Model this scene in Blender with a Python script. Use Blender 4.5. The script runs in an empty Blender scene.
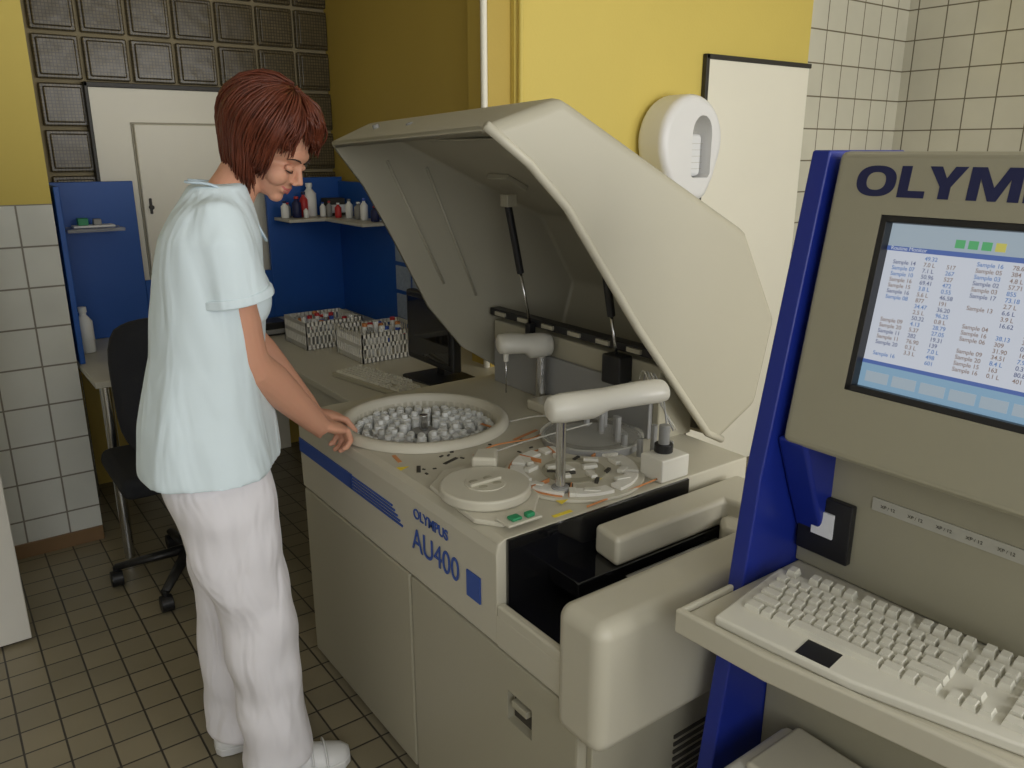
import bpy, bmesh, math, random
from mathutils import Vector, Matrix, Euler
random.seed(7)
S=bpy.context.scene
COL=S.collection
R=math.radians
# ------------------------------------------------------------------ materials
def newmat(name):
    m=bpy.data.materials.new(name); m.use_nodes=True
    nt=m.node_tree; b=nt.nodes["Principled BSDF"]
    return m,nt,b
def mat(name,col,rough=.5,metal=0.,var=.06,nscale=8.,bump=0.,bscale=60.,emis=None,es=1.,spec=.5,trans=0.,alpha=1.,coat=0.,bdist=.01,bvec=None):
    m,nt,b=newmat(name)
    tc=nt.nodes.new("ShaderNodeTexCoord")
    if var>0:
        n=nt.nodes.new("ShaderNodeTexNoise"); n.inputs["Scale"].default_value=nscale; n.inputs["Detail"].default_value=4
        nt.links.new(tc.outputs["Object"],n.inputs["Vector"])
        mx=nt.nodes.new("ShaderNodeMix"); mx.data_type='RGBA'
        mx.inputs[6].default_value=tuple(c*(1-var) for c in col)+(1,)
        mx.inputs[7].default_value=tuple(min(1,c*(1+var)) for c in col)+(1,)
        nt.links.new(n.outputs["Fac"],mx.inputs[0]); nt.links.new(mx.outputs[2],b.inputs["Base Color"])
    else: b.inputs["Base Color"].default_value=tuple(col)+(1,)
    b.inputs["Roughness"].default_value=rough; b.inputs["Metallic"].default_value=metal
    b.inputs["Specular IOR Level"].default_value=spec
    b.inputs["Transmission Weight"].default_value=trans
    b.inputs["Alpha"].default_value=alpha
    b.inputs["Coat Weight"].default_value=coat
    if bump>0:
        n2=nt.nodes.new("ShaderNodeTexNoise"); n2.inputs["Scale"].default_value=bscale; n2.inputs["Detail"].default_value=3
        if bvec:
            mp=nt.nodes.new("ShaderNodeMapping"); mp.inputs["Scale"].default_value=bvec; mp.inputs["Rotation"].default_value=(0.25,0.2,0)
            nt.links.new(tc.outputs["Object"],mp.inputs[0]); nt.links.new(mp.outputs[0],n2.inputs["Vector"]); n2.inputs["Detail"].default_value=2; n2.inputs["Distortion"].default_value=.6
        else: nt.links.new(tc.outputs["Object"],n2.inputs["Vector"])
        bp=nt.nodes.new("ShaderNodeBump"); bp.inputs["Strength"].default_value=bump; bp.inputs["Distance"].default_value=bdist
        nt.links.new(n2.outputs["Fac"],bp.inputs["Height"]); nt.links.new(bp.outputs["Normal"],b.inputs["Normal"])
    if emis:
        b.inputs["Emission Color"].default_value=tuple(emis)+(1,); b.inputs["Emission Strength"].default_value=es
    return m
def tilemat(name,axis,size,c1,c2,grout,rough=.25,upper=None,split=None,offs=(0,0),mortar=.0035,bump=.5):
    m,nt,b=newmat(name); N=nt.nodes; L=nt.links
    g=N.new("ShaderNodeNewGeometry"); sp=N.new("ShaderNodeSeparateXYZ"); L.new(g.outputs["Position"],sp.inputs[0])
    cb=N.new("ShaderNodeCombineXYZ")
    u,v={'y':("X","Z"),'x':("Y","Z"),'z':("X","Y")}[axis]
    def off(o,k):
        a=N.new("ShaderNodeMath"); a.operation='ADD'; a.inputs[1].default_value=offs[k]+30*size; L.new(sp.outputs[o],a.inputs[0]); return a
    L.new(off(u,0).outputs[0],cb.inputs[0]); L.new(off(v,1).outputs[0],cb.inputs[1])
    br=N.new("ShaderNodeTexBrick"); br.offset=0; br.squash=1
    br.inputs["Scale"].default_value=1; br.inputs["Brick Width"].default_value=size; br.inputs["Row Height"].default_value=size
    br.inputs["Mortar Size"].default_value=mortar; br.inputs["Mortar Smooth"].default_value=.2; br.inputs["Bias"].default_value=0
    br.inputs["Color1"].default_value=tuple(c1)+(1,); br.inputs["Color2"].default_value=tuple(c2)+(1,); br.inputs["Mortar"].default_value=tuple(grout)+(1,)
    L.new(cb.outputs[0],br.inputs["Vector"])
    n=N.new("ShaderNodeTexNoise"); n.inputs["Scale"].default_value=3.5; n.inputs["Detail"].default_value=5
    L.new(g.outputs["Position"],n.inputs["Vector"])
    mp=N.new("ShaderNodeMapRange"); mp.inputs[3].default_value=.82; mp.inputs[4].default_value=1.12; L.new(n.outputs["Fac"],mp.inputs[0])
    mu=N.new("ShaderNodeVectorMath"); mu.operation='SCALE'; L.new(br.outputs["Color"],mu.inputs[0]); L.new(mp.outputs[0],mu.inputs["Scale"])
    out=mu.outputs[0]
    bp=N.new("ShaderNodeBump"); bp.inputs["Strength"].default_value=bump; bp.inputs["Distance"].default_value=.004; bp.invert=True
    if upper:
        gt=N.new("ShaderNodeMath"); gt.operation='GREATER_THAN'; gt.inputs[1].default_value=split; L.new(sp.outputs["Z"],gt.inputs[0])
        mx=N.new("ShaderNodeMix"); mx.data_type='RGBA'; L.new(gt.outputs[0],mx.inputs[0]); L.new(out,mx.inputs[6]); mx.inputs[7].default_value=tuple(upper)+(1,)
        out=mx.outputs[2]
        r=N.new("ShaderNodeMapRange"); r.inputs[3].default_value=rough; r.inputs[4].default_value=.7; L.new(gt.outputs[0],r.inputs[0]); L.new(r.outputs[0],b.inputs["Roughness"])
        inv=N.new("ShaderNodeMath"); inv.operation='SUBTRACT'; inv.inputs[0].default_value=1; L.new(gt.outputs[0],inv.inputs[1])
        ml=N.new("ShaderNodeMath"); ml.operation='MULTIPLY'; L.new(inv.outputs[0],ml.inputs[0]); L.new(br.outputs["Fac"],ml.inputs[1]); L.new(ml.outputs[0],bp.inputs["Height"])
    else:
        b.inputs["Roughness"].default_value=rough; L.new(br.outputs["Fac"],bp.inputs["Height"])
    L.new(out,b.inputs["Base Color"]); L.new(bp.outputs["Normal"],b.inputs["Normal"])
    return m
YEL=(.67,.53,.125)
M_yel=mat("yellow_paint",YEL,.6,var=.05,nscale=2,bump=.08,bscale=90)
M_yel_shade=mat("yellow_paint_shaded",(.50,.36,.07),.6,var=.05,nscale=2,bump=.08,bscale=90)  # same yellow paint, with the side wall's shade put into its colour
M_floor=tilemat("floor_tiles",'z',.10,(.29,.25,.165),(.24,.21,.14),(.05,.043,.033),.36,mortar=.003)
M_pier=tilemat("wall_tiles_yellow",'y',.151,(.72,.73,.68),(.68,.69,.64),(.26,.24,.2),.2,upper=YEL,split=1.36)
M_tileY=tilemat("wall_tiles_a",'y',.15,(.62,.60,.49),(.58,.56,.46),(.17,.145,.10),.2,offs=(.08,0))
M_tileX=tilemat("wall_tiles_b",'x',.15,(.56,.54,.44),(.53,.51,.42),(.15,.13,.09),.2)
M_white=mat("white_paint",(.74,.72,.66),.5,var=.03)
M_cream=mat("cream_door_paint",(.84,.81,.69),.45,var=.03,nscale=3)
M_dark=mat("dark_frame",(.03,.027,.022),.5)
M_beige=mat("beige_plastic",(.53,.50,.40),.42,var=.025,nscale=3,bump=.03,bscale=400)
M_beige2=mat("beige_plastic_grey",(.39,.365,.275),.45,var=.025,nscale=3,bump=.03,bscale=400)
M_cons_shade=mat("console_plastic_shaded",(.33,.31,.225),.45,var=.025,nscale=3,bump=.03,bscale=400)  # beige plastic darkened: shade on the console face is in the colour
M_deck=mat("deck_plastic",(.58,.55,.45),.4,var=.03)
M_lidin=mat("lid_plastic",(.43,.405,.315),.45,var=.03,nscale=3)
M_seam=mat("seam_dark",(.05,.045,.035),.7)
M_blk=mat("black_plastic",(.012,.012,.013),.4)
M_glassblk=mat("black_gloss_acrylic",(.006,.006,.007),.05,var=0,coat=.5)
M_blue=mat("blue_laminate",(.010,.085,.37),.45,var=.05)
M_blue2=mat("blue_metal_paint",(.010,.025,.25),.35,var=.04)
M_bluep=mat("blue_print",(.03,.08,.34),.5,var=0)
M_navy=mat("navy_print",(.008,.012,.07),.5,var=0)
M_steel=mat("steel",(.62,.62,.62),.22,1.,var=.02)
M_armw=mat("arm_white_plastic",(.72,.70,.62),.3,var=.02)
M_key=mat("keycap",(.66,.64,.55),.45,var=.02)
M_bottle=mat("bottle_white",(.82,.83,.81),.35,var=.05,nscale=30)
M_grey=mat("grey_plastic",(.28,.28,.27),.45)
M_lgrey=mat("light_grey_plastic",(.50,.50,.47),.45)
M_orange=mat("orange_tape",(.60,.24,.08),.5)
M_yellab=mat("yellow_label",(.80,.62,.04),.5)
M_green=mat("green_pcb",(.03,.28,.12),.5)
M_paper=mat("paper",(.78,.79,.80),.7,var=.03)
M_notice=mat("notice_paper",(.30,.36,.46),.7,var=.25,nscale=60)
M_desk=mat("desk_laminate",(.52,.50,.42),.4,var=.03)
M_red=mat("red_plastic",(.5,.03,.03),.4)
M_capb=mat("cap_blue",(.04,.10,.45),.4)
M_basket=mat("basket_plastic",(.78,.76,.69),.4)
M_clear=mat("clear_cover",(.75,.74,.66),.12,var=0,alpha=.35)
M_fabric=mat("black_fabric",(.012,.013,.017),.9,bump=.2,bscale=300)
# glass block : fine pressed grid
M_gb,nt,b=newmat("glass_block")
tc=nt.nodes.new("ShaderNodeTexCoord"); g_=nt.nodes.new("ShaderNodeSeparateXYZ"); nt.links.new(tc.outputs["Object"],g_.inputs[0])
cb=nt.nodes.new("ShaderNodeCombineXYZ"); nt.links.new(g_.outputs["X"],cb.inputs[0]); nt.links.new(g_.outputs["Z"],cb.inputs[1])
br=nt.nodes.new("ShaderNodeTexBrick"); br.offset=0
for k_,v_ in (("Scale",1),("Brick Width",.0135),("Row Height",.0135),("Mortar Size",.0022),("Mortar Smooth",.6)): br.inputs[k_].default_value=v_
br.inputs["Color1"].default_value=(.15,.118,.060,1); br.inputs["Color2"].default_value=(.10,.08,.042,1); br.inputs["Mortar"].default_value=(.035,.027,.015,1)
ad=nt.nodes.new("ShaderNodeVectorMath"); ad.inputs[1].default_value=(5,5,0); nt.links.new(cb.outputs[0],ad.inputs[0]); nt.links.new(ad.outputs[0],br.inputs["Vector"])
nt.links.new(br.outputs["Color"],b.inputs["Base Color"]); b.inputs["Roughness"].default_value=.3
w=nt.nodes.new("ShaderNodeTexNoise"); w.inputs["Scale"].default_value=9; nt.links.new(tc.outputs["Object"],w.inputs["Vector"])
bp=nt.nodes.new("ShaderNodeBump"); bp.inputs["Strength"].default_value=.35; bp.inputs["Distance"].default_value=.01
nt.links.new(w.outputs["Fac"],bp.inputs["Height"]); nt.links.new(bp.outputs["Normal"],b.inputs["Normal"])
M_mortar=mat("mortar",(.30,.25,.15),.8)
# people mats
M_skin=mat("skin",(.64,.33,.22),.5,var=.04,nscale=14,spec=.3)
M_skin.node_tree.nodes["Principled BSDF"].inputs["Subsurface Weight"].default_value=.08
M_skin.node_tree.nodes["Principled BSDF"].inputs["Subsurface Scale"].default_value=.02
M_lip=mat("lip",(.50,.14,.13),.4,var=0)
M_hair=mat("auburn_hair",(.105,.024,.010),.42,var=.5,nscale=45,spec=.35)
M_tunic=mat("tunic_cotton",(.72,.83,.88),.85,var=.02,nscale=5,bump=.7,bscale=1.,bvec=(11,11,3.0),bdist=.03)
M_trim=mat("tunic_trim",(.55,.66,.74),.85,var=.02)
M_trou=mat("trouser_cotton",(.84,.82,.86),.85,var=.02,nscale=5,bump=.7,bscale=1.,bvec=(12,12,4),bdist=.03)
M_shoe=mat("white_leather",(.80,.80,.80),.4,var=.03)
M_lash=mat("lash_dark",(.03,.012,.008),.6,var=0)
# ------------------------------------------------------------------ helpers
def empty(name,loc=(0,0,0)):
    e=bpy.data.objects.new(name,None); e.location=loc; e.empty_display_size=.1; COL.objects.link(e); return e
def par(o,p):
    if p is not None:
        o.parent=p; o.matrix_parent_inverse=Matrix.Translation(-Vector(p.location))
def obj_bm(name,bm,m,p=None,smooth=False,bev=0,seg=2,M=None,recalc=True):
    if recalc: bmesh.ops.recalc_face_normals(bm,faces=bm.faces)
    me=bpy.data.meshes.new(name); bm.to_mesh(me); bm.free()
    if m is not None:
        for mm in (m if isinstance(m,(list,tuple)) else [m]): me.materials.append(mm)
    o=bpy.data.objects.new(name,me); COL.objects.link(o)
    if M is not None: o.matrix_world=M
    if smooth or bev>0:
        for f in me.polygons: f.use_smooth=True
    if bev>0:
        md=o.modifiers.new("bev",'BEVEL'); md.width=bev; md.segments=seg; md.limit_method='ANGLE'; md.angle_limit=R(30); md.harden_normals=True
    par(o,p); return o
def boxbm(bm,x0,x1,y0,y1,z0,z1,M=None):
    vs=[Vector((x,y,z)) for x in(x0,x1) for y in(y0,y1) for z in(z0,z1)]
    if M is not None: vs=[M@v for v in vs]
    v=[bm.verts.new(c) for c in vs]
    for f in((0,1,3,2),(4,6,7,5),(0,4,5,1),(2,3,7,6),(0,2,6,4),(1,5,7,3)): bm.faces.new([v[i] for i in f])
def box(name,x0,x1,y0,y1,z0,z1,m,p=None,bev=.003,seg=2,M=None):
    c=Vector(((x0+x1)/2,(y0+y1)/2,(z0+z1)/2)); h=Vector((abs(x1-x0)/2,abs(y1-y0)/2,abs(z1-z0)/2))
    bm=bmesh.new(); boxbm(bm,-h.x,h.x,-h.y,h.y,-h.z,h.z)
    MM=Matrix.Translation(c) if M is None else M@Matrix.Translation(c)
    return obj_bm(name,bm,m,p,bev=min(bev,min(h)*.9),seg=seg,M=MM)
def prism(name,poly,axis,a0,a1,m,p=None,bev=.003,seg=2,M=None):
    bm=bmesh.new()
    def mk(q,a):
        if axis=='y': return (q[0],a,q[1])
        if axis=='x': return (a,q[0],q[1])
        return (q[0],q[1],a)
    A=[bm.verts.new(mk(q,a0)) for q in poly]; B=[bm.verts.new(mk(q,a1)) for q in poly]; n=len(poly)
    bm.faces.new(A); bm.faces.new(B[::-1])
    for i in range(n): bm.faces.new([A[i],B[i],B[(i+1)%n],A[(i+1)%n]])
    return obj_bm(name,bm,m,p,bev=bev,seg=seg,M=M)
def frame(t,ref=Vector((0,0,1))):
    t=t.normalized()
    if abs(t.dot(ref))>.98: ref=Vector((1,0,0))
    a=(ref-t*ref.dot(t)).normalized(); return a,t.cross(a)
def tube(bm,pts,rad,n=14,ref=Vector((0,0,1)),cap=True,mi=0):
    pts=[Vector(q) for q in pts]; rings=[]; a=None
    for i,q in enumerate(pts):
        t=(pts[min(i+1,len(pts)-1)]-pts[max(i-1,0)])
        if a is None: a,b_=frame(t,ref)
        else:
            t=t.normalized(); a=(a-t*a.dot(t)).normalized(); b_=t.cross(a)
        r=rad[i] if isinstance(rad,(list,tuple)) else rad
        ra,rb=(r if isinstance(r,(list,tuple)) else (r,r))
        rings.append([bm.verts.new(q+a*ra*math.cos(2*math.pi*k/n)+b_*rb*math.sin(2*math.pi*k/n)) for k in range(n)])
    fs=[]
    for i in range(len(rings)-1):
        for k in range(n): fs.append(bm.faces.new([rings[i][k],rings[i][(k+1)%n],rings[i+1][(k+1)%n],rings[i+1][k]]))
    if cap: fs.append(bm.faces.new(rings[0][::-1])); fs.append(bm.faces.new(rings[-1]))
    for f in fs: f.material_index=mi
def ell(bm,c,r,M=None,u=20,v=12):
    T=Matrix.Translation(Vector(c))@Matrix.Diagonal((r[0],r[1],r[2],1))
    if M is not None: T=M@T
    bmesh.ops.create_uvsphere(bm,u_segments=u,v_segments=v,radius=1,matrix=T)
def cyl(name,c,r,h,m,p=None,n=32,bev=.002,r2=None,axis=None,seg=2):
    bm=bmesh.new(); ax=Vector(axis) if axis else Vector((0,0,1)); c=Vector(c)
    tube(bm,[(0,0,0),ax.normalized()*h],[r,r if r2 is None else r2],n=n)
    return obj_bm(name,bm,m,p,bev=bev,seg=seg,M=Matrix.Translation(c))
def pipe(name,pts,r,m,p=None,n=10):
    bm=bmesh.new(); tube(bm,pts,r,n=n); return obj_bm(name,bm,m,p,smooth=True)
def smoothpts(pts,k=6):
    P=[Vector(q) for q in pts]; P=[P[0]*2-P[1]]+P+[P[-1]*2-P[-2]]; out=[]
    for i in range(1,len(P)-2):
        for j in range(k):
            t=j/k; a,b_,c,d=P[i-1],P[i],P[i+1],P[i+2]
            out.append(.5*((2*b_)+(c-a)*t+(2*a-5*b_+4*c-d)*t*t+(3*b_-a-3*c+d)*t**3))
    out.append(P[-2]); return out
def cut(o,cutter):
    md=o.modifiers.new("cut",'BOOLEAN'); md.operation='DIFFERENCE'; md.object=cutter; md.solver='EXACT'
    dg=bpy.context.evaluated_depsgraph_get(); dg.update()
    me=bpy.data.meshes.new_from_object(o.evaluated_get(dg)); o.modifiers.clear(); o.data=me
    bpy.data.objects.remove(cutter,do_unlink=True)
def text(name,body,size,m,M,p=None,ext=.0006,sx=1.,align='LEFT',bold=0.,space=1.):
    cu=bpy.data.curves.new(name,'FONT'); cu.body=body; cu.size=size; cu.extrude=ext; cu.align_x=align; cu.offset=bold; cu.space_character=space
    cu.materials.append(m); o=bpy.data.objects.new(name,cu); COL.objects.link(o)
    o.matrix_world=M@Matrix.Diagonal((sx,1,1,1)); par(o,p); return o
def basis(o,x,y,z):
    m=Matrix((x,y,z)).transposed().to_4x4(); m.translation=Vector(o); return m
# ------------------------------------------------------------------ room
XR=4.38; YB=2.45; XS=1.81; YG=4.06
box("floor",-1.7,XR+.1,-1.6,4.3,-.1,0,M_floor,bev=0)
box("ceiling",-1.7,XR+.1,-1.6,4.3,2.9,3.0,M_white,bev=0)
box("wall_back_left",-1.7,.42,3.44,4.2,0,2.9,M_pier,bev=0)
box("wall_back",.42,XS+.1,YG,4.2,0,2.9,M_yel_shade,bev=0)
box("wall_side",XS,XS+.12,YB+.1,YG,0,2.9,M_yel_shade,bev=0)
box("wall_yellow",XS,3.54,YB,YB+.1,0,2.9,M_yel,bev=0)
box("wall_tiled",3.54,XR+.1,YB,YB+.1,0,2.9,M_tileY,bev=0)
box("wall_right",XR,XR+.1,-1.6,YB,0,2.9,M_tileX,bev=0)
box("wall_left",-1.7,-1.6,-1.6,3.44,0,2.9,M_white,bev=0)
w=box("wall_rear",-1.7,XR+.1,-1.6,-1.5,0,2.9,M_white,bev=0)
cut(w,box("c",.9,3.7,-1.8,-1.3,.95,2.45,None,bev=0))
cut(w,box("c",-1.3,.5,-1.8,-1.3,.95,2.45,None,bev=0))
for wn,(xa,xb) in (("window_1",(.9,3.7)),("added_window_left",(-1.3,.5))):  # left one is added out of view to brighten that side
    wi=empty(wn,((xa+xb)/2,-1.55,.95))
    for i,(a,b_,c,d) in enumerate([(xa,xb,.95,1.01),(xa,xb,2.39,2.45),(xa,xa+.06,.95,2.45),(xb-.06,xb,.95,2.45),((xa+xb)/2-.03,(xa+xb)/2+.03,.95,2.45)]):
        box("frame_%d"%i,a,b_,-1.58,-1.53,c,d,M_white,wi)
box("baseboard_left",-1.6,.42,3.43,3.44,0,.06,mat("brown_tile",(.22,.13,.06),.4),bev=.002)
box("trim_1",1.71,1.81,2.47,2.60,0,2.9,M_yel_shade,bev=.004)
cyl("trim_2",(1.70,2.48,0),.012,2.9,M_cream)
cyl("trim_3",(1.825,2.43,0),.010,2.9,M_yel)
# door on yellow wall
d=empty("door_1",(3.17,2.44,0))
box("frame_left",2.80,2.82,2.425,2.449,0,1.94,M_dark,d)
box("frame_top",2.80,3.54,2.425,2.449,1.92,1.94,M_dark,d)
box("leaf",2.82,3.53,2.43,2.449,.005,1.92,M_cream,d)
box("handle_plate",2.86,2.89,2.42,2.43,.98,1.12,M_steel,d)
pipe("handle",[(2.875,2.42,1.07),(2.875,2.38,1.07),(2.98,2.38,1.07)],.008,M_steel,d)
# back door
d=empty("door_2",(1.07,4.04,0))
box("frame",.69,1.45,4.0,4.055,.0,1.81,M_cream,d)
box("frame_edge",.675,.69,3.99,4.055,0,1.83,M_dark,d)
box("frame_edge_top",.675,1.465,3.99,4.055,1.81,1.83,M_dark,d)
box("leaf",.85,1.36,3.975,4.0,.0,1.66,M_cream,d,bev=.006)
box("leaf_gap_top",.84,1.37,3.99,4.001,1.66,1.668,M_beige2,d)
box("leaf_gap",.842,.85,3.99,4.001,0,1.66,M_beige2,d)
cyl("knob",(.88,3.95,1.30),.010,.03,M_dark,d,axis=(0,1,0))
box("knob_plate",.874,.886,3.968,3.976,1.27,1.34,M_dark,d)
# glass blocks
bm=bmesh.new(); pb=.19
for ix in range(-1,8):
    for iz in range(0,9):
        x0=.50+ix*pb; z0=1.26+iz*pb
        if x0<.42 or x0+pb>XS+.02: continue
        if .68<x0<1.44 and z0<1.82: continue
        boxbm(bm,x0+.008,x0+pb-.008,4.02,4.058,z0+.008,z0+pb-.008)
        boxbm(bm,x0+.022,x0+pb-.022,4.010,4.03,z0+.022,z0+pb-.022)
g=empty("window_2",(1.1,4.04,1.26))
obj_bm("glass_blocks",bm,M_gb,g,bev=.007)
box("mortar",.42,XS,4.045,4.059,1.25,2.9,M_mortar,g,bev=0)
d=empty("door_3",(-.2,2.8,0))
box("leaf",-.65,.085,2.78,2.82,.01,2.0,M_white,d,bev=.004)
box("leaf_panel",-.55,-.04,2.772,2.782,.2,.9,M_white,d,bev=.008)
# ------------------------------------------------------------------ paper towel dispenser
t=empty("paper_dispenser",(2.60,2.44,1.36))
cx,cz=2.60,1.585
prof=[(cx+.182*math.cos(R(a)),cz+.182*math.sin(R(a))) for a in range(-20,201,8)]+[(cx-.165,cz-.09),(cx-.125,cz-.165),(cx-.085,cz-.225),(cx-.05,cz-.24),(cx+.07,cz-.24),(cx+.10,cz-.22),(cx+.14,cz-.15)]
o=prism("housing",prof,'y',2.29,2.449,M_shoe,t,bev=.045,seg=6)
arch=[(cx+.045+.058*math.cos(R(a)),cz+.03+.07*math.sin(R(a))) for a in range(0,181,12)]+[(cx-.013,cz-.13),(cx+.0,cz-.145),(cx+.09,cz-.145),(cx+.103,cz-.13)]
cut(o,prism("c",arch,'y',2.2,2.40,None,bev=0))
box("paper_stack",cx+.0,cx+.09,2.325,2.40,cz-.14,cz+.03,M_paper,t,bev=.02,seg=3)
bm=bmesh.new()
for i in range(5): boxbm(bm,cx+.002,cx+.088,2.3235,2.326,cz-.11+i*.025,cz-.109+i*.025)
obj_bm("paper_folds",bm,M_beige2,t)
box("recess_back",cx-.012,cx+.102,2.398,2.41,cz-.14,cz+.10,M_cream,t,bev=0)
# ------------------------------------------------------------------ desk + screens
d=empty("office_desk",(1.1,3.5,0))
prism("worktop",[(.43,3.14),(1.08,3.14),(1.08,2.24),(1.80,2.24),(1.80,3.97),(.43,3.97)],'z',.715,.74,M_desk,d,bev=.003)
for i,(x,y) in enumerate([(.47,3.2),(.47,3.92),(1.12,2.3),(1.76,2.3),(1.76,3.92)]):
    cyl("leg_%d"%i,(x,y,0),.02,.715,M_steel,d)
box("side_apron",1.10,1.12,2.35,3.1,.60,.715,M_desk,d)
bp_=empty("desk_partition",(.6,3.9,.74))
box("panel_left",.45,.80,3.90,3.925,.741,1.42,M_blue,bp_)
box("panel_right",1.39,1.79,3.90,3.925,.741,1.42,M_blue,bp_)
box("panel_back_low",.80,1.39,3.90,3.925,.741,.98,M_blue,bp_)
box("panel_side",1.765,1.79,2.95,3.90,.741,1.40,M_blue,bp_)
box("panel_left_side",.432,.452,3.45,3.93,.741,1.42,M_blue,bp_)
box("shelf_left",.50,.72,3.76,3.90,1.22,1.235,M_clear,bp_)
box("shelf_right",1.42,1.765,3.70,3.90,1.22,1.235,M_desk,bp_)
box("shelf_side",1.60,1.765,3.30,3.70,1.22,1.235,M_desk,bp_)
for i in range(2):
    for j in range(3):
        box("notice_%d%d"%(i,j),1.758,1.764,3.02+i*.15,3.15+i*.15,.80+j*.13,.91+j*.13,M_notice,bp_,bev=0)
def bottle(name,x,y,z,r,h,m,cap=None):
    e=empty(name,(x,y,z)); bm=bmesh.new()
    tube(bm,[(x,y,z),(x,y,z+.003),(x,y,z+h*.68),(x,y,z+h*.78),(x,y,z+h*.82),(x,y,z+h*.9)],[r*.9,r,r,r*.6,r*.4,r*.4],n=20)
    obj_bm("body",bm,m,e,smooth=True); cyl("cap",(x,y,z+h*.88),r*.5,h*.12,cap or M_red,e); return e
for x,y,r,h,m,cp in [(1.44,3.80,.018,.08,M_bottle,M_navy),(1.47,3.84,.015,.07,M_grey,M_red),(1.50,3.80,.022,.10,M_navy,M_red),(1.545,3.82,.020,.12,M_red,M_navy),(1.585,3.84,.033,.16,M_bottle,M_bottle),(1.625,3.78,.014,.07,M_bottle,M_capb),(1.65,3.76,.014,.075,M_grey,M_red),(1.53,3.76,.012,.05,M_bottle,M_red),(1.69,3.62,.018,.09,M_bottle,M_grey),(1.70,3.54,.02,.08,M_grey,M_bottle),(1.66,3.68,.016,.07,M_red,M_bottle),(1.69,3.46,.018,.10,M_bottle,M_capb),(1.70,3.37,.02,.07,M_navy,M_red)]:
    bottle("reagent_bottle",x,y,1.236,r,h,m,cp)
bottle("soap_bottle",.495,3.66,.741,.032,.19,M_bottle,M_bottle)
e=empty("supply_box",(1.70,3.80,1.236)); box("carton",1.66,1.75,3.79,3.88,1.236,1.32,M_seam,e); box("flap",1.66,1.75,3.785,3.79,1.25,1.29,M_paper,e)
e=empty("supply_tray",(.6,3.83,1.236)); 
box("tray_base",.53,.69,3.80,3.87,1.236,1.245,M_paper,e); box("item_a",.55,.59,3.81,3.85,1.245,1.275,M_green,e); box("item_b",.61,.64,3.81,3.85,1.245,1.27,M_grey,e)
def basket(x0,x1,y0,y1,z0,h,name="storage_basket"):
    e=empty(name,((x0+x1)/2,(y0+y1)/2,z0)); bm=bmesh.new(); th=.004
    boxbm(bm,x0,x1,y0,y1,z0,z0+th)
    for zz in (z0+.004,z0+h*.48,z0+h-.016):
        boxbm(bm,x0,x1,y0,y0+th,zz,zz+.016); boxbm(bm,x0,x1,y1-th,y1,zz,zz+.016)
        boxbm(bm,x0,x0+th,y0,y1,zz,zz+.016); boxbm(bm,x1-th,x1,y0,y1,zz,zz+.016)
    n=int((x1-x0)/.018)
    for i in range(n+1):
        x=x0+(x1-x0-.006)*i/n; boxbm(bm,x,x+.006,y0,y0+th,z0,z0+h); boxbm(bm,x,x+.006,y1-th,y1,z0,z0+h)
    n=int((y1-y0)/.018)
    for i in range(n+1):
        y=y0+(y1-y0-.006)*i/n; boxbm(bm,x0,x0+th,y,y+.006,z0,z0+h); boxbm(bm,x1-th,x1,y,y+.006,z0,z0+h)
    obj_bm("lattice",bm,M_basket,e)
    bm=bmesh.new()
    for i in range(30):
        x=random.uniform(x0+.03,x1-.03); y=random.uniform(y0+.03,y1-.03); zt=z0+h*random.uniform(.5,1.0)
        n0=len(bm.faces); tube(bm,[(x,y,z0+.006),(x,y,zt)],.0105,n=8)
        bm.faces.ensure_lookup_table(); k=random.choice([0,0,1])
        for f in bm.faces[n0:]: f.material_index=k
        n0=len(bm.faces); tube(bm,[(x,y,zt),(x,y,zt+.012)],.0115,n=8)
        bm.faces.ensure_lookup_table(); k=random.choice([2,0,0,0,1,3,4])
        for f in bm.faces[n0:]: f.material_index=k
    obj_bm("vials",bm,[M_bottle,M_grey,M_red,M_capb,M_orange],e)
basket(1.24,1.50,3.14,3.38,.742,.115)
basket(1.33,1.62,2.80,3.04,.742,.115)
def keycaps(bm,M,rows,z,pitch=.019):
    for (r0,dep,widths,hh) in rows:
        x=r0
        for w in widths:
            if w>0:
                a0,a1,b0,b1=x+.0010,x+w*pitch-.0010,dep+.0010,dep+pitch-.0010
                q=.0026
                lo=[(a0,b0),(a1,b0),(a1,b1),(a0,b1)]; hi=[(a0+q,b0+q*.6),(a1-q,b0+q*.6),(a1-q,b1-q),(a0+q,b1-q)]
                A=[bm.verts.new(M@Vector((c[0],c[1],z))) for c in lo]; B=[bm.verts.new(M@Vector((c[0],c[1],z+hh))) for c in hi]
                bm.faces.new(B); 
                for i in range(4): bm.faces.new([A[i],A[(i+1)%4],B[(i+1)%4],B[i]])
            x+=abs(w)*pitch
P_=.019
ROWS=[(0,.0,[1.5,1,1.5,7,1.5,1,1.5,-.4,1,1,1,-.4,2,1],.009),
 (0,P_,[2.25]+[1]*10+[2.75,-.4,-1,1,-1,-.4,1,1,1],.009),
 (0,2*P_,[1.75]+[1]*11+[2.25,-.4,-3,-.4,1,1,1,1],.010),
 (0,3*P_,[1.5]+[1]*12+[1.5,-.4,1,1,1,-.4,1,1,1,1],.011),
 (0,4*P_,[1]*13+[2,-.4,1,1,1,-.4,1,1,1,1],.012),
 (0,5.5*P_,[1,-1,1,1,1,1,-.5,1,1,1,1,-.5,1,1,1,1,-.4,1,1,1],.012)]
e=empty("computer_keyboard",(1.29,2.55,.741))
MK=Matrix.Translation((1.17,2.70,.741))@Matrix.Rotation(R(-80),4,'Z')
box("case",-.012,.45,-.012,.14,.0,.018,M_beige2,e,M=MK@Matrix.Scale(.9,4))
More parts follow.
